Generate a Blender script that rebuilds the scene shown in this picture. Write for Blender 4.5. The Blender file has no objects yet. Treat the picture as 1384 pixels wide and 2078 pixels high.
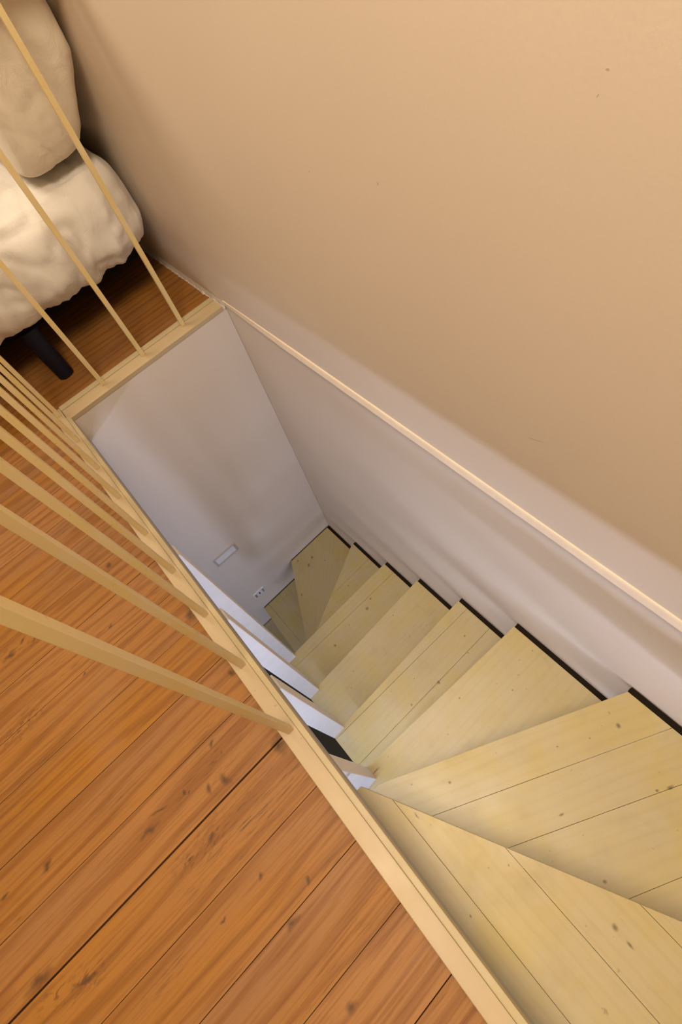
import bpy, bmesh, math, random
from mathutils import Vector, Matrix, noise
random.seed(7)
C = bpy.context.scene.collection
sc = bpy.context.scene

# ---------------------------------------------------------------- camera
FPX, PA, PB, PC, OX, OY = 1042.85, -1.99542752, 0.64938978, -0.37080595, -49.495, -155.621
cd = bpy.data.cameras.new('camera'); cam = bpy.data.objects.new('camera', cd); C.objects.link(cam)
cd.sensor_fit = 'AUTO'; cd.sensor_width = 36.0; cd.lens = 36.0 * FPX / 2078.0
cd.shift_x = -OX / 2078.0; cd.shift_y = OY / 2078.0
cd.clip_start = 0.01; cd.clip_end = 50
cam.matrix_world = Matrix.Translation((0, 0, 1.1)) @ Matrix.Rotation(PA, 4, 'Z') @ Matrix.Rotation(PB, 4, 'X') @ Matrix.Rotation(PC, 4, 'Z')
sc.camera = cam

# ---------------------------------------------------------------- light
w = bpy.data.worlds.new('world'); sc.world = w; w.use_nodes = True
w.node_tree.nodes['Background'].inputs[0].default_value = (1.0, .8, .6, 1)
w.node_tree.nodes['Background'].inputs[1].default_value = 0.02

def area(name, loc, target, size, power, col, size_y=None):
    l = bpy.data.lights.new(name, 'AREA'); l.energy = power; l.color = col; l.size = size
    if size_y: l.shape = 'RECTANGLE'; l.size_y = size_y
    else: l.shape = 'DISK'
    o = bpy.data.objects.new(name, l); C.objects.link(o); o.location = loc
    o.rotation_euler = (Vector(target) - Vector(loc)).to_track_quat('-Z', 'Y').to_euler()
    return o
def point(name, loc, power, col, rad):
    l = bpy.data.lights.new(name, 'POINT'); l.energy = power; l.color = col; l.shadow_soft_size = rad
    o = bpy.data.objects.new(name, l); C.objects.link(o); o.location = loc
    return o
WARM = (1.0, .83, .62); COOL = (.63, .72, 1.0)
area('bed_end_light_glow', (2.05, .3, 2.3), (2.0, .2, 0), .9, 22, WARM)
area('stair_light_glow', (.0, .16, 2.34), (.0, .14, 0), .85, 46, WARM)
area('window_daylight', (-2.33, 1.2, -1.2), (0, .6, -1.0), .6, 30, COOL, .9)
LAMP = Vector((.0, .56, -.33)); TUBE_L = 1.2; TUBE_E = 66.0

sc.view_settings.view_transform = 'Standard'; sc.view_settings.look = 'None'
sc.view_settings.gamma = 1.0; sc.view_settings.use_curve_mapping = False
sc.view_settings.exposure = 0.0

# ---------------------------------------------------------------- materials
class NT:
    def __init__(s, name):
        s.m = bpy.data.materials.new(name); s.m.use_nodes = True
        s.t = s.m.node_tree; s.b = s.t.nodes['Principled BSDF']
    def n(s, ty, **kw):
        x = s.t.nodes.new(ty)
        for k, v in kw.items(): setattr(x, k, v)
        return x
    def l(s, a, b): s.t.links.new(a, b)
    def put(s, sock, v):
        if hasattr(v, 'is_linked'): s.l(v, sock)
        else: sock.default_value = v
    def math(s, op, a, b=None, clamp=False):
        x = s.n('ShaderNodeMath', operation=op, use_clamp=clamp); s.put(x.inputs[0], a)
        if b is not None: s.put(x.inputs[1], b)
        return x.outputs[0]
    def mix(s, f, a, b, mode='MIX'):
        x = s.n('ShaderNodeMix', data_type='RGBA', blend_type=mode); s.put(x.inputs[0], f)
        s.put(x.inputs[6], a if hasattr(a, 'is_linked') else (*a, 1)); s.put(x.inputs[7], b if hasattr(b, 'is_linked') else (*b, 1))
        return x.outputs[2]
    def coord(s): return s.n('ShaderNodeTexCoord').outputs['Object']
    def mapping(s, v, loc=(0,0,0), rot=(0,0,0), sca=(1,1,1)):
        x = s.n('ShaderNodeMapping'); s.l(v, x.inputs[0]); x.inputs[1].default_value = loc; x.inputs[2].default_value = rot
        s.put(x.inputs[3], sca); return x.outputs[0]
    def noise(s, v, scale, det=3, rough=.5, dist=0):
        x = s.n('ShaderNodeTexNoise'); s.l(v, x.inputs['Vector']); x.inputs['Scale'].default_value = scale
        x.inputs['Detail'].default_value = det; x.inputs['Roughness'].default_value = rough; x.inputs['Distortion'].default_value = dist
        return x.outputs[0]
    def ramp(s, f, a, b, va=0., vb=1.):
        x = s.n('ShaderNodeMapRange'); s.put(x.inputs[0], f); x.inputs[1].default_value = a; x.inputs[2].default_value = b
        x.inputs[3].default_value = va; x.inputs[4].default_value = vb; return x.outputs[0]
    def bump(s, h, strength=.2, dist=.002):
        x = s.n('ShaderNodeBump'); s.l(h, x.inputs['Height']); x.inputs['Strength'].default_value = strength
        x.inputs['Distance'].default_value = dist; s.l(x.outputs[0], s.b.inputs['Normal'])
    def add(s, v, a):
        x = s.n('ShaderNodeVectorMath', operation='ADD'); s.l(v, x.inputs[0]); s.put(x.inputs[1], a); return x.outputs[0]
    def warp(s, v, amt, scale):
        x = s.n('ShaderNodeTexNoise'); s.l(v, x.inputs['Vector']); x.inputs['Scale'].default_value = scale; x.inputs['Detail'].default_value = 3
        y = s.n('ShaderNodeVectorMath', operation='SUBTRACT'); s.l(x.outputs['Color'], y.inputs[0]); y.inputs[1].default_value = (.5, .5, .5)
        z = s.n('ShaderNodeVectorMath', operation='SCALE'); s.l(y.outputs[0], z.inputs[0]); z.inputs['Scale'].default_value = amt
        return s.add(v, z.outputs[0])
    def ellipses(s, v, items, soft=.55):
        """mask of worn marks and knots: items = (x, y, rx, ry, angle, strength)"""
        z = s.n('ShaderNodeVectorMath', operation='MULTIPLY'); s.l(v, z.inputs[0]); z.inputs[1].default_value = (1, 1, 0); v = z.outputs[0]
        out = None
        for (x, y, rx, ry, an, st) in items:
            f = .55 + .5*st
            m = s.n('ShaderNodeMapping', vector_type='TEXTURE'); s.l(v, m.inputs[0])
            m.inputs[1].default_value = (x, y, 0); m.inputs[2].default_value = (0, 0, an); m.inputs[3].default_value = (rx*f, ry*f, 1)
            d = s.n('ShaderNodeVectorMath', operation='LENGTH'); s.l(m.outputs[0], d.inputs[0])
            out = d.outputs['Value'] if out is None else s.math('MINIMUM', out, d.outputs['Value'])
        return s.ramp(out, 1.1, soft, 0, .75)

def flat(name, col, rough=.6, spec=.3, metal=0, bump=None):
    q = NT(name); c = q.coord(); n = q.noise(c, 30, 4)
    q.l(q.mix(q.ramp(n, .35, .65), [x*.97 for x in col], [min(1, x*1.02) for x in col]), q.b.inputs['Base Color'])
    q.b.inputs['Roughness'].default_value = rough; q.b.inputs['Specular IOR Level'].default_value = spec; q.b.inputs['Metallic'].default_value = metal
    if bump: q.bump(q.noise(c, bump[0], 4), bump[1], bump[2])
    return q.m

def wall_mat(name, col, marks=()):
    q = NT(name); c = q.coord()
    a = q.ramp(q.noise(c, 2.2, 3), .3, .7); b = q.ramp(q.noise(c, 260, 2), .3, .7)
    k = q.mix(a, [x*.965 for x in col], col); k = q.mix(q.math('MULTIPLY', b, .35), k, [x*.93 for x in col])
    if marks:
        # the wall lies in the XZ plane: swing Z onto Y for the mark masks
        r = q.mapping(c, rot=(-math.pi/2, 0, 0))
        k = q.mix(q.math('MULTIPLY', q.ellipses(q.warp(r, .004, 90), marks), .6), k, (.23, .17, .12))
    q.l(k, q.b.inputs['Base Color']); q.b.inputs['Roughness'].default_value = .55; q.b.inputs['Specular IOR Level'].default_value = .25
    h = q.math('ADD', q.noise(c, 170, 3), q.math('MULTIPLY', q.noise(c, 14, 2), 1.5))
    q.bump(h, .06, .002)
    return q.m

WALLC = (.82, .69, .55); WALLF = (.76, .675, .60)
M = {}
M['wall'] = wall_mat('painted_plaster', WALLC, [(.253, .865, .0018, .0014, 0, .9), (.257, .844, .0012, .003, .4, .3), (.569, .675, .002, .004, 0, .5), (.245, .288, .030, .0014, -.35, .22), (.739, .651, .002, .003, 0, .3)])
M['wall_plain'] = wall_mat('painted_plaster_plain', WALLF)
M['ceiling'] = wall_mat('ceiling_paint', (.82, .80, .76)); M['wall_shade'] = wall_mat('low_bounce_wall', (.45, .40, .35)); M['ceiling_shade'] = wall_mat('low_bounce_ceiling', (.40, .38, .35))  # last two: darkened copies of wall and ceiling paint, cutting bounce light
M['dark_floor'] = flat('dark_carpet', (.085, .068, .042), .9, .1, bump=(300, .5, .003))
M['ridge'] = flat('cream_edge_paint', (.86, .72, .56), .5, .3, bump=(60, .4, .002))
M['gap'] = flat('gap_shade_and_hole_black', (.02, .014, .01), .9, .05)  # near-black for the painted shade beside the treads and the socket holes
M['white'] = flat('white_post_paint', (.82, .78, .74), .45, .35)
M['plate'] = flat('white_plastic', (.80, .78, .78), .4, .4)
M['leg'] = flat('black_leg_paint', (.006, .006, .014), .5, .2)
M['frame'] = flat('black_bed_fabric', (.012, .009, .007), .9, .1)
M['metal'] = flat('brushed_metal', (.7, .7, .68), .35, .5, 1)
M['bulb'] = (lambda q: (q.b.inputs['Emission Color'].__setattr__('default_value', (*COOL, 1)), q.b.inputs['Emission Strength'].__setattr__('default_value', TUBE_E), q.m)[2])(NT('lit_bulb'))

def floor_mat():
    q = NT('orange_varnished_pine'); c = q.coord()
    sep = q.n('ShaderNodeSeparateXYZ'); q.l(c, sep.inputs[0])
    idx = q.math('FLOOR', q.math('DIVIDE', q.math('ADD', sep.outputs[0], .1324 + 50*.1041), .1041))
    wn = q.n('ShaderNodeTexWhiteNoise', noise_dimensions='1D'); q.l(idx, wn.inputs['W'])
    off = q.n('ShaderNodeCombineXYZ'); q.l(q.math('MULTIPLY', wn.outputs[0], 3.), off.inputs[0]); q.l(q.math('MULTIPLY', wn.outputs[0], 17.), off.inputs[1]); q.l(q.math('MULTIPLY', wn.outputs[0], 9.), off.inputs[2])
    v = q.add(c, off.outputs[0])
    big = q.noise(q.mapping(v, sca=(7, 1.5, 1)), 1, 3, .5)
    vv = q.warp(q.mapping(v, sca=(1, .11, 1)), .035, 9)
    rings = q.n('ShaderNodeTexWave', wave_type='BANDS', bands_direction='X'); q.l(vv, rings.inputs[0])
    rings.inputs['Scale'].default_value = 9; rings.inputs['Distortion'].default_value = 11; rings.inputs['Detail'].default_value = 3; rings.inputs['Detail Scale'].default_value = 1.2
    fine = q.noise(q.mapping(v, sca=(230, 6, 1)), 1, 4, .6)
    pores = q.noise(q.mapping(v, sca=(420, 22, 1)), 1, 2, .6)
    k = q.mix(q.ramp(big, .35, .65), (.37, .156, .020), (.30, .142, .054))
    k = q.mix(q.math('MULTIPLY', wn.outputs[0], .7), k, (.385, .180, .060))
    k = q.mix(q.ramp(rings.outputs[1], .55, 1., 0, .52), k, (.20, .070, .012))
    k = q.mix(q.ramp(fine, .48, .70, 0, .52), k, (.17, .060, .012))
    patch = q.noise(q.mapping(v, sca=(9, 2.2, 1)), 1.4, 4, .6)
    k = q.mix(q.math('MULTIPLY', q.ramp(patch, .54, .66), q.ramp(pores, .55, .7, 0, .75)), k, (.11, .05, .018))
    grey = q.ramp(q.noise(c, 3.5, 5, .6), .56, .72, 0, .35); k = q.mix(grey, k, (.33, .17, .085))
    burl = [(.252,.371,.030,.050,.1,1.),(.252,.43,.02,.03,.1,.9),(.242,.646,.022,.055,-.25,1.),(.262,.70,.02,.04,-.2,.9),(.872,.563,.03,.05,-.1,.9),(.86,.48,.02,.07,0,.8),(.70,.60,.03,.10,0,.7),(.345,.30,.03,.05,0,.6)]
    marks = [(.309,.301,.016,.011,.3,.8),(.318,.335,.007,.012,.9,.55),(.373,.287,.005,.012,.2,.7),(.339,.458,.007,.026,-.15,.75),(.353,.43,.004,.03,-.2,.4),
             (.252,.371,.006,.012,.2,.7),(.255,.418,.004,.008,.1,.7),(.242,.646,.0045,.03,-.25,.85),(.297,.714,.012,.035,.1,.6),(.434,.643,.006,.013,.3,.85),
             (.447,.727,.005,.013,.1,.7),(-.064,.317,.010,.012,0,.9),(.067,.327,.007,.018,.1,.75),(.09,.274,.008,.006,0,.6),(.15,.334,.006,.007,0,.7),(.872,.563,.007,.018,-.1,.75),
             (.882,.525,.006,.012,.4,.7),(.86,.50,.004,.010,.4,.7),(.745,.338,.005,.008,.2,.8),(.891,.273,.010,.010,0,.6),(.693,.438,.004,.006,0,.7),(.15,.42,.004,.010,0,.5),(.345,.375,.005,.006,0,.85),(.338,.367,.003,.004,0,.85)]
    mk = q.ellipses(q.warp(c, .022, 40), marks, .2)
    k = q.mix(q.math('MULTIPLY', mk, 1.1), k, (.085, .042, .02))
    bw = q.n('ShaderNodeTexWave', wave_type='RINGS', rings_direction='Z'); q.l(q.warp(q.mapping(c, sca=(1, .45, 1)), .05, 22), bw.inputs[0])
    bw.inputs['Scale'].default_value = 26; bw.inputs['Distortion'].default_value = 9; bw.inputs['Detail'].default_value = 3; bw.inputs['Detail Scale'].default_value = 2
    bm_ = q.math('MULTIPLY', q.ellipses(q.warp(c, .03, 25), burl, 0.), q.ramp(q.math('MULTIPLY', bw.outputs[1], q.ramp(q.noise(q.mapping(c, sca=(160, 60, 1)), 1, 3), .35, .6)), .35, .75, 0, .9))
    k = q.mix(bm_, k, (.10, .045, .018))
    # dirt trodden against the kerb
    d2 = q.ellipses(q.warp(c, .03, 30), [(.282, .185, .022, .014, 0, .9), (.622, .18, .016, .014, 0, .8), (.45, .18, .014, .008, 0, .6), (1.50, .17, .02, .02, 0, .6)], .1)
    k = q.mix(d2, k, (.035, .022, .012))
    q.l(k, q.b.inputs['Base Color'])
    q.l(q.ramp(fine, .3, .7, .42, .6), q.b.inputs['Roughness']); q.b.inputs['Specular IOR Level'].default_value = .28
    q.bump(q.math('ADD', fine, q.math('MULTIPLY', mk, -1.5)), .25, .0012)
    return q.m
M['floor'] = floor_mat()

def pale_wood(name, base, dark, seed=0., marks=(), yellow=.5, wear=.5, tone=1.0):
    """pale limewashed pine, grain along local X"""
    q = NT(name); c = q.coord(); v = q.mapping(c, loc=(seed*3.1, seed*1.7, seed))
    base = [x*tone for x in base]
    g1 = q.noise(q.mapping(v, sca=(3, 60, 8)), 1, 4, .55)
    vv = q.warp(q.mapping(v, sca=(.12, 1, 1)), .03, 10)
    rings = q.n('ShaderNodeTexWave', wave_type='BANDS', bands_direction='Y'); q.l(vv, rings.inputs[0])
    rings.inputs['Scale'].default_value = 14; rings.inputs['Distortion'].default_value = 6; rings.inputs['Detail'].default_value = 2
    y = q.noise(v, 7, 4, .6)
    k = q.mix(q.ramp(y, .42, .68, 0, yellow), base, (base[0]*1.0, base[1]*.93, base[2]*.45))
    k = q.mix(q.ramp(rings.outputs[1], .6, 1, 0, .10), k, dark)
    k = q.mix(q.ramp(g1, .5, .75, 0, .14), k, dark)
    p = q.noise(v, 11, 5, .65)
    big = q.noise(v, 3.2, 3, .6); k = q.mix(q.ramp(big, .45, .65, 0, .35), k, (base[0]*.90, base[1]*.86, base[2]*.95))
    k = q.mix(q.ramp(p, .54, .72, 0, wear*.6), k, (base[0]*.72, base[1]*.70, base[2]*.72))
    sp = q.noise(v, 75, 2, .5); k = q.mix(q.ramp(sp, .72, .78, 0, .5), k, (base[0]*.45, base[1]*.40, base[2]*.4))
    if marks:
        k = q.mix(q.ellipses(q.warp(c, .006, 70), marks, .3), k, (.12, .075, .035))
    q.l(k, q.b.inputs['Base Color']); q.l(q.ramp(p, .3, .7, .33, .5), q.b.inputs['Roughness']); q.b.inputs['Specular IOR Level'].default_value = .35
    q.bump(g1, .12, .001)
    return q.m
PALE = (.54, .445, .25); PDARK = (.35, .26, .10)
M['rail'] = pale_wood('cream_painted_wood', (.56, .44, .27), (.46, .34, .18), 3, yellow=.12, wear=.15)
M['lip'] = pale_wood('cream_lip_wood', (.53, .44, .27), (.41, .32, .17), 5, yellow=.2, wear=.2)
M['baluster'] = pale_wood('cream_baluster_wood', (.76, .61, .34), (.62, .46, .22), 8, yellow=.5, wear=.2)

def cloth_mat(name, col, fine=500):
    q = NT(name); c = q.coord()
    a = q.ramp(q.noise(c, 5, 3), .3, .7)
    q.l(q.mix(a, col, [x*.94 for x in col]), q.b.inputs['Base Color']); q.b.inputs['Roughness'].default_value = .9
    q.b.inputs['Specular IOR Level'].default_value = .1; q.b.inputs['Sheen Weight'].default_value = .15
    wr = q.noise(q.warp(q.mapping(c, sca=(1, 1, .5)), .08, 9), 16, 5, .6, 1.2)
    q.bump(q.math('ADD', wr, q.math('MULTIPLY', q.noise(c, fine, 2), .10)), .6, .007)
    return q.m
M['duvet'] = cloth_mat('duvet_cotton', (.82, .775, .71)); M['pillow'] = cloth_mat('pillow_cotton', (.86, .77, .63))

# ---------------------------------------------------------------- helpers
def obj(name, bm, mat, parent=None, smooth=False, loc=None, rotz=0):
    me = bpy.data.meshes.new(name); bmesh.ops.recalc_face_normals(bm, faces=bm.faces); bm.to_mesh(me); bm.free()
    if smooth:
        for p in me.polygons: p.use_smooth = True
    o = bpy.data.objects.new(name, me); C.objects.link(o); me.materials.append(M[mat] if isinstance(mat, str) else mat)
    if loc is not None: o.location = loc
    o.rotation_euler.z = rotz
    if parent: o.parent = parent
    return o
def empty(name, loc=(0, 0, 0)):
    o = bpy.data.objects.new(name, None); C.objects.link(o); o.location = loc; o.empty_display_size = .05; return o
def tag(o, label, cat, group=None):
    o['label'] = label; o['category'] = cat
    if group: o['group'] = group
    return o
def box(bm, a, b, bev=0):
    r = bmesh.ops.create_cube(bm, size=1); vs = r['verts']
    for v in vs:
        v.co = Vector([(a[i] + b[i]) / 2 + v.co[i] * (b[i] - a[i]) for i in range(3)])
    if bev:
        es = list({e for v in vs for e in v.link_edges}); bmesh.ops.bevel(bm, geom=es, offset=bev, segments=2, affect='EDGES', profile=.6)
    return bm
def struct(name, bm, mat):
    o = obj(name, bm, mat); o['kind'] = 'structure'; return o
def clip(poly, p, n):
    """keep the side of the convex polygon where (x-p).n >= 0"""
    out = []
    for i in range(len(poly)):
        a, b = poly[i], poly[(i+1) % len(poly)]
        da = (a-p).dot(n); db = (b-p).dot(n)
        if da >= 0: out.append(a)
        if (da >= 0) != (db >= 0): out.append(a + (b-a) * (da/(da-db)))
    return out
def prism(bm, poly, z0, z1, bev=0):
    lo = [bm.verts.new((p.x, p.y, z0)) for p in poly]; hi = [bm.verts.new((p.x, p.y, z1)) for p in poly]
    n = len(poly); fs = [bm.faces.new(lo[::-1]), bm.faces.new(hi)]
    for i in range(n): fs.append(bm.faces.new((lo[i], lo[(i+1) % n], hi[(i+1) % n], hi[i])))
    if bev:
        es = [e for e in fs[1].edges]
        bmesh.ops.bevel(bm, geom=es, offset=bev, segments=2, affect='EDGES', profile=.6)

# ---------------------------------------------------------------- room shell
YW = -.503; XB = 1.438; YI = .128; YO = .172; XO = 1.512; ZF = -.012; ZL = -2.44; ZC = 2.4
X0, X1, Y1 = -2.4, 4.0, 3.2; ZU = -.13
bm = bmesh.new(); box(bm, (X0-.1, YW-.1, ZL-.1), (X1+.1, YW, ZC+.1)); struct('wall_right', bm, 'wall')
bm = bmesh.new(); box(bm, (XB, YW+.001, ZL), (XB+.1, Y1, ZU-.001)); box(bm, (XB, YW+.001, ZU-.001), (XB+.03, YI+.02, -.0125)); struct('wall_far', bm, 'wall_plain')
bm = bmesh.new(); box(bm, (X1, YW, ZL), (X1+.1, Y1, ZC)); struct('wall_back', bm, 'wall_plain')
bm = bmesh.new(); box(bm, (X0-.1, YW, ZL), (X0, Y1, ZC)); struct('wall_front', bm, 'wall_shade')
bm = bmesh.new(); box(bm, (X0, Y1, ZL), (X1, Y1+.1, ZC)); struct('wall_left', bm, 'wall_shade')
bm = bmesh.new(); box(bm, (X0, YW, ZC), (X1, Y1, ZC+.1)); struct('ceiling', bm, 'ceiling')
bm = bmesh.new(); box(bm, (X0, YW, ZL-.1), (X1, Y1, ZL)); struct('floor_lower', bm, 'dark_floor')
# storey slab: joists and the plaster ceiling downstairs
bm = bmesh.new()
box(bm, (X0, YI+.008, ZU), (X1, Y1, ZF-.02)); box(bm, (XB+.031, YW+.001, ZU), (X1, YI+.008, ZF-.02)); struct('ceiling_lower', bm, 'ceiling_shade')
# the boards of the upper floor, one mesh, real gaps between the boards
bm = bmesh.new(); P = .1041; x = -.1324 - 21*P
while x < X1 - .01:
    i = round((x + .1324) / P); g = .0004 if i % 3 else .0008
    if i == 3 or i == 4: g = .0016 if i == 4 else .0004
    a = x + g; b = x + P - (.0018 if i == 3 else .0005)
    ys = YO - .012 if b < XO - .01 else YW + .004
    if a < XO - .01 < b:
        box(bm, (a, YO-.012, ZF-.02), (XO-.011, Y1, ZF), .0006); box(bm, (XO-.011, YW+.004, ZF-.02), (b, Y1, ZF), .0006)
    else: box(bm, (max(a, X0), ys, ZF-.02), (min(b, X1), Y1, ZF), .0006)
    x += P
struct('floor', bm, 'floor')
# plaster edge where the old floor line meets the wall over the stairwell
bm = bmesh.new(); N = 90; prof = []
for k in range(N+1):
    t = k / N; x = 1.437 - t * 3.2
    f = min(1, t*9); w_ = .010 * (.35 + .65*f) + .0006*noise.noise((x*9, 0, 0)); z0 = -.002 + .0009*noise.noise((x*5, 3, 0)); z1 = .0175 + .004*f + .0007*noise.noise((x*4, 9, 0))
    prof.append([bm.verts.new((x, YW, z0-.004)), bm.verts.new((x, YW+w_*.8, z0)), bm.verts.new((x, YW+w_, z0+.004)), bm.verts.new((x, YW+w_*.55, z1-.004)), bm.verts.new((x, YW+.0035, z1)), bm.verts.new((x, YW, z1+.0006))])
for k in range(N):
    for j in range(5): bm.faces.new((prof[k][j], prof[k+1][j], prof[k+1][j+1], prof[k][j+1]))
struct('trim_1', bm, 'ridge')
# rough plaster foot of the wall beside the bed
bm = bmesh.new(); N = 500; prof = []
for k in range(N+1):
    x = 1.43 + k/N*2.5
    a = .006 + .003*noise.noise((x*25, 0, 1)) + .005*noise.noise((x*95, 0, 1)); h = .009 + .005*noise.noise((x*40, 4, 1))
    prof.append([bm.verts.new((x, YW+a+.003, ZF)), bm.verts.new((x, YW+a, ZF+h*.35)), bm.verts.new((x, YW+.004, ZF+h)), bm.verts.new((x, YW, ZF+h+.012))])
for k in range(N):
    for j in range(3): bm.faces.new((prof[k][j], prof[k+1][j], prof[k+1][j+1], prof[k][j+1]))
struct('baseboard_right', bm, 'wall_plain')

# window of the lower room, in the front wall
bm = bmesh.new()
for a, b in [((0, .84, -1.72), (.05, .88, -.68)), ((0, 1.52, -1.72), (.05, 1.56, -.68)), ((0, .88, -1.72), (.05, 1.52, -1.68)), ((0, .88, -.72), (.05, 1.52, -.68))]:
    box(bm, (X0+a[0]+.001, a[1], a[2]), (X0+b[0], b[1], b[2]), .003)
struct('window_1', bm, 'white')

# ---------------------------------------------------------------- staircase
stair = empty('staircase', (.9, .15, ZL))
tag(stair, 'worn pale yellow wooden winder staircase descending through the opening beside the wall', 'staircase')
so = Vector(stair.location)
ZT = {1:-.232, 2:-.465, 3:-.70, 4:-.945, 5:-1.18, 6:-1.41, 7:-1.605, 8:-1.81, 9:-2.035, 10:-2.235}
V = lambda x, y: Vector((x, y))
YR = -.484
# polygon, grain direction, joints (point, point), marks (x, y, rx, ry, strength), tone (shade painted in, lower treads darker)
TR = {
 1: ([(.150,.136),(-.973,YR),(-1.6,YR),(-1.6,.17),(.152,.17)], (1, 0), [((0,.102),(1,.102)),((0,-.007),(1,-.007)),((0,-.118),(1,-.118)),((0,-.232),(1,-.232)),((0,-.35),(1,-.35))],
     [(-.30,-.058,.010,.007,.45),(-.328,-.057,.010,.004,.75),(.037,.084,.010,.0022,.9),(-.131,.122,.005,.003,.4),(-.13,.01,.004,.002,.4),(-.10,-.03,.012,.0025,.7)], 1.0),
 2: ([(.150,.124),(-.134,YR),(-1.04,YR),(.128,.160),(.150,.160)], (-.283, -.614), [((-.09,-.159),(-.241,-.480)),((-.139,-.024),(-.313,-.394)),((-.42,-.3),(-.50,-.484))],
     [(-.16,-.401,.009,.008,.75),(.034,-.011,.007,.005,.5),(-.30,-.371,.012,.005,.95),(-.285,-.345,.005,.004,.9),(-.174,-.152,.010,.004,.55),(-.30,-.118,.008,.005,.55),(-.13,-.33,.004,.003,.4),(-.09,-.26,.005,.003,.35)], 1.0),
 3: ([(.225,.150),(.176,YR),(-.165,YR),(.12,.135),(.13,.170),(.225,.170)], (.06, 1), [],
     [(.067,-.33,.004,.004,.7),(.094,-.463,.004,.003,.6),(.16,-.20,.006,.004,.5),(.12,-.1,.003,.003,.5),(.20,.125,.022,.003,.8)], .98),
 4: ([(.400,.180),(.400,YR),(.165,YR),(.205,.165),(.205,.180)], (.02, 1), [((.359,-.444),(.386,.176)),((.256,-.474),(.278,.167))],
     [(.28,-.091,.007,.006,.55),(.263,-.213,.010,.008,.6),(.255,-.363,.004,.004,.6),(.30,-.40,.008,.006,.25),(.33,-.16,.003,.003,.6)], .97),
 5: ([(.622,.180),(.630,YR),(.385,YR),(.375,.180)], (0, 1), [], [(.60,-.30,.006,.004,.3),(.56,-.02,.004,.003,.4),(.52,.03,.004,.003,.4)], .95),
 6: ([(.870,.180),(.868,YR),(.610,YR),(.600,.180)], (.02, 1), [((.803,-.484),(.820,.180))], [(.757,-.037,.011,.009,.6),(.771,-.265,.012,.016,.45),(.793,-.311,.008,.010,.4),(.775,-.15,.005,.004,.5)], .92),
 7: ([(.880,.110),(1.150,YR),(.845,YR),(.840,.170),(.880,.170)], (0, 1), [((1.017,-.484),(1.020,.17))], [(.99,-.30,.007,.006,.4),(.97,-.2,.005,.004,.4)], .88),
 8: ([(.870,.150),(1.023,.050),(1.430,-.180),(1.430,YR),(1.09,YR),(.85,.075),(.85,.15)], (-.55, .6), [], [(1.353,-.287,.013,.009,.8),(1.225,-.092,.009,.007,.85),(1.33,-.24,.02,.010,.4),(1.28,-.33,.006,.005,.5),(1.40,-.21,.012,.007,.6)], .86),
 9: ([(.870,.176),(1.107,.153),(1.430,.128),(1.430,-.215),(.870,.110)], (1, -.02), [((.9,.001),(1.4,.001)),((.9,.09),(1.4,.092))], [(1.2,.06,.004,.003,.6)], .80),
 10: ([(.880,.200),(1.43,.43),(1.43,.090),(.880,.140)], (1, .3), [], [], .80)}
for k, (poly, gd, joints, marks, tone) in TR.items():
    poly = [V(*p) for p in poly]; ang = math.atan2(gd[1], gd[0]); org = sum(poly, V(0, 0)) / len(poly)
    R = Matrix.Rotation(-ang, 2); loc = lambda p: R @ (V(*p) - org)
    mk = [(loc((x, y)).x, loc((x, y)).y, max(rx, ry)*.9, min(rx, ry), 0, s*.8) for (x, y, rx, ry, s) in marks]
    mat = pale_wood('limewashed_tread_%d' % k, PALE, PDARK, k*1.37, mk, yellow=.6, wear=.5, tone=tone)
    pieces = [[R @ (p - org) for p in poly]]
    for a, b in joints:
        a, b = loc(a), loc(b); d = (b - a).normalized(); n = V(-d.y, d.x); nxt = []
        for pc in pieces:
            for s in (1, -1):
                r = clip(pc, a + n*s*.0003, n*s)
                if len(r) >= 3: nxt.append(r)
        pieces = nxt
    bm = bmesh.new()
    for pc in pieces:
        # drop slivers
        ar = abs(sum(pc[i].x*pc[(i+1) % len(pc)].y - pc[(i+1) % len(pc)].x*pc[i].y for i in range(len(pc))))/2
        if ar > 2e-4: prism(bm, pc, -.03, 0, .0006)
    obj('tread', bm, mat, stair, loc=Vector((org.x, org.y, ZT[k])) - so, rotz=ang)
# white posts standing on the inner corners of the treads up to the floor above
for (x0, x1, y0, y1, k) in [(.852, .892, .131, .181, 6), (.606, .646, .131, .181, 5), (.391, .430, .132, .181, 4), (.184, .224, .136, .185, 3)]:
    bm = bmesh.new(); box(bm, (x0, y0, ZT[k]+.0005), (x1, y1, ZU-.001), .0018)
    p = obj('post', bm, 'white', stair, loc=-so); p['label'] = 'white painted square post'

# black strips added as painted shade in the gap between each tread and the wall, set below the tread top
GAP_SHADE = {2: (-.99, -.136), 3: (-.135, .174), 4: (.176, .398), 5: (.402, .627), 6: (.632, .866), 7: (.872, 1.146), 8: (1.152, XB-.003)}
for k, (a, b) in GAP_SHADE.items():
    bm = bmesh.new(); box(bm, (a, YW+.001, ZT[k]-.03), (b, YR-.001, ZT[k]-.006)); o = obj('gap_shade', bm, 'gap', stair, loc=-so); o['label'] = 'black strip standing in for gap shade'
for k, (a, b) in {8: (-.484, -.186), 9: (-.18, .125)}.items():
    bm = bmesh.new(); box(bm, (1.431, a, ZT[k]-.03), (XB-.001, b, ZT[k]-.006)); o = obj('gap_shade', bm, 'gap', stair, loc=-so); o['label'] = 'black strip standing in for gap shade'

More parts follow.
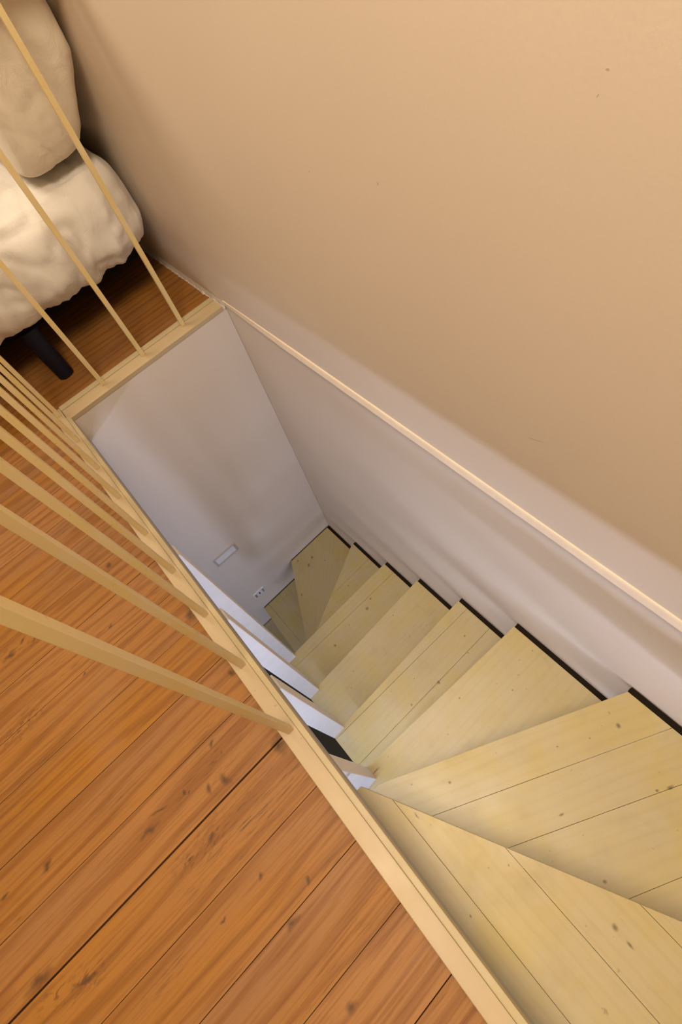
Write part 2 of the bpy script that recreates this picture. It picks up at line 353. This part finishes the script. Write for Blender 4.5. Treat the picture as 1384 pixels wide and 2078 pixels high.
# ---------------------------------------------------------------- railing
rail = empty('stair_railing', (1.0, .15, 0))
tag(rail, 'cream painted wooden railing of thin square balusters round the stair opening', 'railing')
ro = Vector(rail.location)
bm = bmesh.new(); box(bm, (X0+.02, .1405, ZF), (XO, YO, 0), .0015); obj('bottom_rail', bm, 'rail', rail, loc=-ro)
bm = bmesh.new(); box(bm, (X0+.02, YI, -.028), (XB+.012, .1401, .0025), .0018); obj('edge_strip', bm, 'lip', rail, loc=-ro)
def rot90(o_name, x0, x1, y0, y1, z0, z1, mat):
    bm = bmesh.new(); box(bm, (-(y1-y0)/2, -(x1-x0)/2, z0), ((y1-y0)/2, (x1-x0)/2, z1), .0015)
    return obj(o_name, bm, mat, rail, loc=Vector(((x0+x1)/2, (y0+y1)/2, 0))-ro, rotz=math.pi/2)
rot90('bottom_rail', XB-.002, XB+.052, YW+.012, YI+.011, -.018, .000, 'rail')
rot90('edge_strip', XB+.0522, XO+.001, YW+.012, .1395, ZF, .0035, 'lip')
HZ = .95
def baluster(x, y, sx, sy):
    # grain runs up the bar: built lying along X, then stood upright
    bm = bmesh.new(); box(bm, (0, -sy/2, -sx/2), (HZ, sy/2, sx/2), .0008)
    o = obj('baluster', bm, 'baluster', rail, loc=Vector((x, y, .0003))-ro); o.rotation_euler = (0, -math.pi/2, 0); return o
for x in (.282, .444, .592, .738, .882, 1.040, 1.182, 1.330, 1.482): baluster(x, .1525, .0135, .0125)
for y in (-.347, -.176, -.016): baluster(1.478, y, .012, .0145)
bm = bmesh.new(); box(bm, (.26, .133, HZ), (1.50, .172, HZ+.03), .004); obj('handrail', bm, 'rail', rail, loc=-ro)
bm = bmesh.new(); box(bm, (1.458, YW+.012, HZ), (1.498, .1325, HZ+.03), .004); obj('handrail', bm, 'rail', rail, loc=-ro)

# ---------------------------------------------------------------- wall fittings downstairs
v = empty('wall_switch_plate', (XB, .074, -1.25)); tag(v, 'long shallow white plate set flat on the wall below the landing', 'wall plate')
bm = bmesh.new()
for a, b in [((-.008, -.069, -.037), (0, .069, -.030)), ((-.008, -.069, .030), (0, .069, .037)), ((-.008, -.069, -.030), (0, -.060, .030)), ((-.008, .060, -.030), (0, .069, .030))]: box(bm, a, b, .0015)
o = obj('frame', bm, flat('grey_frame_plastic', (.50, .46, .43), .5, .3), v)
bm = bmesh.new(); box(bm, (-.0045, -.0585, -.0285), (0, .0585, .0285), .001); obj('cover', bm, 'plate', v)
bm = bmesh.new(); box(bm, (-.006, -.007, -.005), (-.0046, .007, .005), .0005); obj('button', bm, 'plate', v)
v = empty('wall_socket', (XB, .083, -1.832)); tag(v, 'small white electrical socket low on the wall below the long plate', 'socket')
bm = bmesh.new(); box(bm, (-.008, -.04, -.026), (0, .04, .026), .002); obj('cover', bm, 'plate', v)
for dy in (-.026, .026):
    bm = bmesh.new(); box(bm, (-.0095, dy-.006, -.02), (-.0081, dy+.006, .02), .0004); obj('switch', bm, flat('grey_switch', (.3, .28, .28), .5, .3), v)
for dz in (-.006, .008):
    bm = bmesh.new(); bmesh.ops.create_cone(bm, cap_ends=True, segments=16, radius1=.0045, radius2=.0045, depth=.002, matrix=Matrix.Translation((-.009, 0, dz)) @ Matrix.Rotation(math.pi/2, 4, 'Y')); obj('hole', bm, 'gap', v)

# ---------------------------------------------------------------- lamps
d = empty('tube_lamp', (LAMP.x, LAMP.y, ZU)); tag(d, 'white tube lamp hung under the floor beside the lower stairs', 'lamp')
bm = bmesh.new(); box(bm, (-.62, -.02, -.18), (.62, .02, -.155), .004); obj('batten', bm, 'plate', d)
for x in (-.4, .4):
    bm = bmesh.new(); bmesh.ops.create_cone(bm, cap_ends=True, segments=12, radius1=.004, radius2=.004, depth=.154, matrix=Matrix.Translation((x, 0, -.078))); obj('hanger', bm, 'metal', d)
for x in (-.61, .61):
    bm = bmesh.new(); box(bm, (x-.009, -.012, -.214), (x+.009, .012, -.181), .002); obj('end_cap', bm, 'plate', d)
bm = bmesh.new(); bmesh.ops.create_cone(bm, cap_ends=True, segments=12, radius1=.011, radius2=.011, depth=TUBE_L, matrix=Matrix.Translation((0, 0, -.198)) @ Matrix.Rotation(math.pi/2, 4, 'Y')); obj('tube', bm, 'bulb', d)

# ---------------------------------------------------------------- bed
def soft_box(name, c, h, mat, parent=None, n=(60, 60, 14), expo=5., disp=None, sub=0):
    """a cushion-like closed body: a cube grid pushed to a superellipsoid, then folded and creased"""
    bm = bmesh.new(); idx = {}
    def vert(i, j, k):
        key = (i, j, k)
        if key not in idx:
            u = Vector((2*i/n[0]-1, 2*j/n[1]-1, 2*k/n[2]-1))
            r = (abs(u.x)**expo[0] + abs(u.y)**expo[1] + abs(u.z)**expo[2])
            m = max(abs(u.x), abs(u.y), abs(u.z))
            s = m / (r ** (1/ max(expo)) ) if r > 0 else 1
            p = Vector((u.x*s*h[0], u.y*s*h[1], u.z*s*h[2]))
            nr = Vector((math.copysign(abs(u.x)**3, u.x), math.copysign(abs(u.y)**3, u.y), math.copysign(abs(u.z)**3, u.z))).normalized()
            p = p + Vector(c)
            if disp: p = disp(p, nr, u)
            idx[key] = bm.verts.new(p)
        return idx[key]
    if not isinstance(expo, (tuple, list)): expo = (expo,)*3
    for ax in range(3):
        a, b = [(1, 2), (0, 2), (0, 1)][ax]
        for side in (0, n[ax]):
            for i in range(n[a]):
                for j in range(n[b]):
                    q = []
                    for (di, dj) in ((0, 0), (1, 0), (1, 1), (0, 1)):
                        t = [0, 0, 0]; t[ax] = side; t[a] = i+di; t[b] = j+dj; q.append(vert(*t))
                    bm.faces.new(q)
    bmesh.ops.recalc_face_normals(bm, faces=bm.faces)
    return obj(name, bm, mat, parent, smooth=True)

bed = empty('bed', (2.6, .4, ZF)); tag(bed, 'bed on black legs with a dark base beyond the railing', 'bed'); bo = Vector(bed.location)
bm = bmesh.new(); box(bm, (1.78, -.43, .12), (3.6, 1.30, .186), .012); obj('bed_base', bm, 'frame', bed, loc=-bo)
for (x, y) in ((1.655, .055), (3.5, .055), (1.8, 1.2), (3.5, 1.2)):
    bm = bmesh.new(); top = Vector((x+.05, y, .17)) if x < 1.7 else Vector((x, y, .12)); bot = Vector((x, y, ZF))
    d_ = (top-bot); mtx = Matrix.Translation((top+bot)/2) @ d_.to_track_quat('Z', 'Y').to_matrix().to_4x4()
    bmesh.ops.create_cone(bm, cap_ends=True, segments=32, radius1=.027, radius2=.034, depth=d_.length, matrix=mtx)
    obj('leg', bm, 'leg', bed, smooth=False, loc=-bo)
bm = bmesh.new(); box(bm, (1.774, -.245, .160), (1.779, -.232, .175), .001); obj('care_tag', bm, 'plate', bed, loc=-bo)

def duvet_disp(p, nr, u):
    w_ = noise.fractal(p*7, .8, 2, 4)*.005
    side = max(0, min(1, (.44-p.z)/.12))
    if u.x < -.6:
        f = side
        p = p + Vector((-1, 0, 0))*f*(.009*math.sin(p.y*52 + 4*noise.noise(p*6)) + .014*noise.noise(Vector((0, p.y*30, p.z*5))))
        if p.z < .27:
            p.z += (.008*noise.noise(Vector((0, p.y*17, 2))) + .007*noise.noise(Vector((0, p.y*45, 5))))*(1 - max(0, (p.z-.21)/.06))
        cr = abs(noise.noise(Vector((p.x*6, p.y*16, p.z*7))+Vector((3, 1, 2)))); p = p + nr*(.008*(cr-.3))
    # long gathers in the top cloth
    cr = abs(noise.noise(Vector((p.x*5 + p.y*4, p.y*9, p.z*9)))); p = p + nr*(-.010*max(0, .25-cr)/.25)
    if p.y < -.485: p.y = -.485 + (p.y+.485)*.05
    return p + nr*w_
dv = soft_box('duvet', (2.70, .425, .347), (1.095, .915, .150), 'duvet', n=(110, 180, 26), expo=(12, 14, 3.4), disp=duvet_disp)
tag(dv, 'puffy white duvet covering the bed, crumpled along its hanging edge', 'duvet')

def pillow_disp(p, nr, u):
    t = (p.z - .50) / .57                                   # 0 at the foot, 1 at the top
    k = min(1, max(0, t)/.45)**.8
    p.y = (-.298 - .062*k) + (p.y + .375)*(.80 + .26*k - .12*max(0, t-.6))
    p.x -= .13*max(0, t)                                    # it leans towards the stairs
    w_ = noise.fractal(p*6, .9, 2, 4)*.005
    cr = abs(noise.noise(Vector((p.x*8, p.y*9, p.z*4))+Vector((7, 0, 1)))); p = p + nr*(-.004*max(0, .22-cr)/.22)
    # the pointed corner of the case hangs at the foot
    k = max(0, 1-abs(p.y+.28)/.10)*max(0, 1-t/.14)
    if u.x < 0: p.z -= .010*k
    if p.y + nr.y*w_ < -.494: return Vector((p.x, -.494, p.z))
    return p + nr*w_
pl = soft_box('pillow', (2.06, -.375, .812), (.42, .122, .287), 'pillow', n=(60, 40, 70), expo=(9, 6, 7), disp=pillow_disp)
tag(pl, 'cream pillow standing on end on the duvet, leaning against the wall', 'pillow')
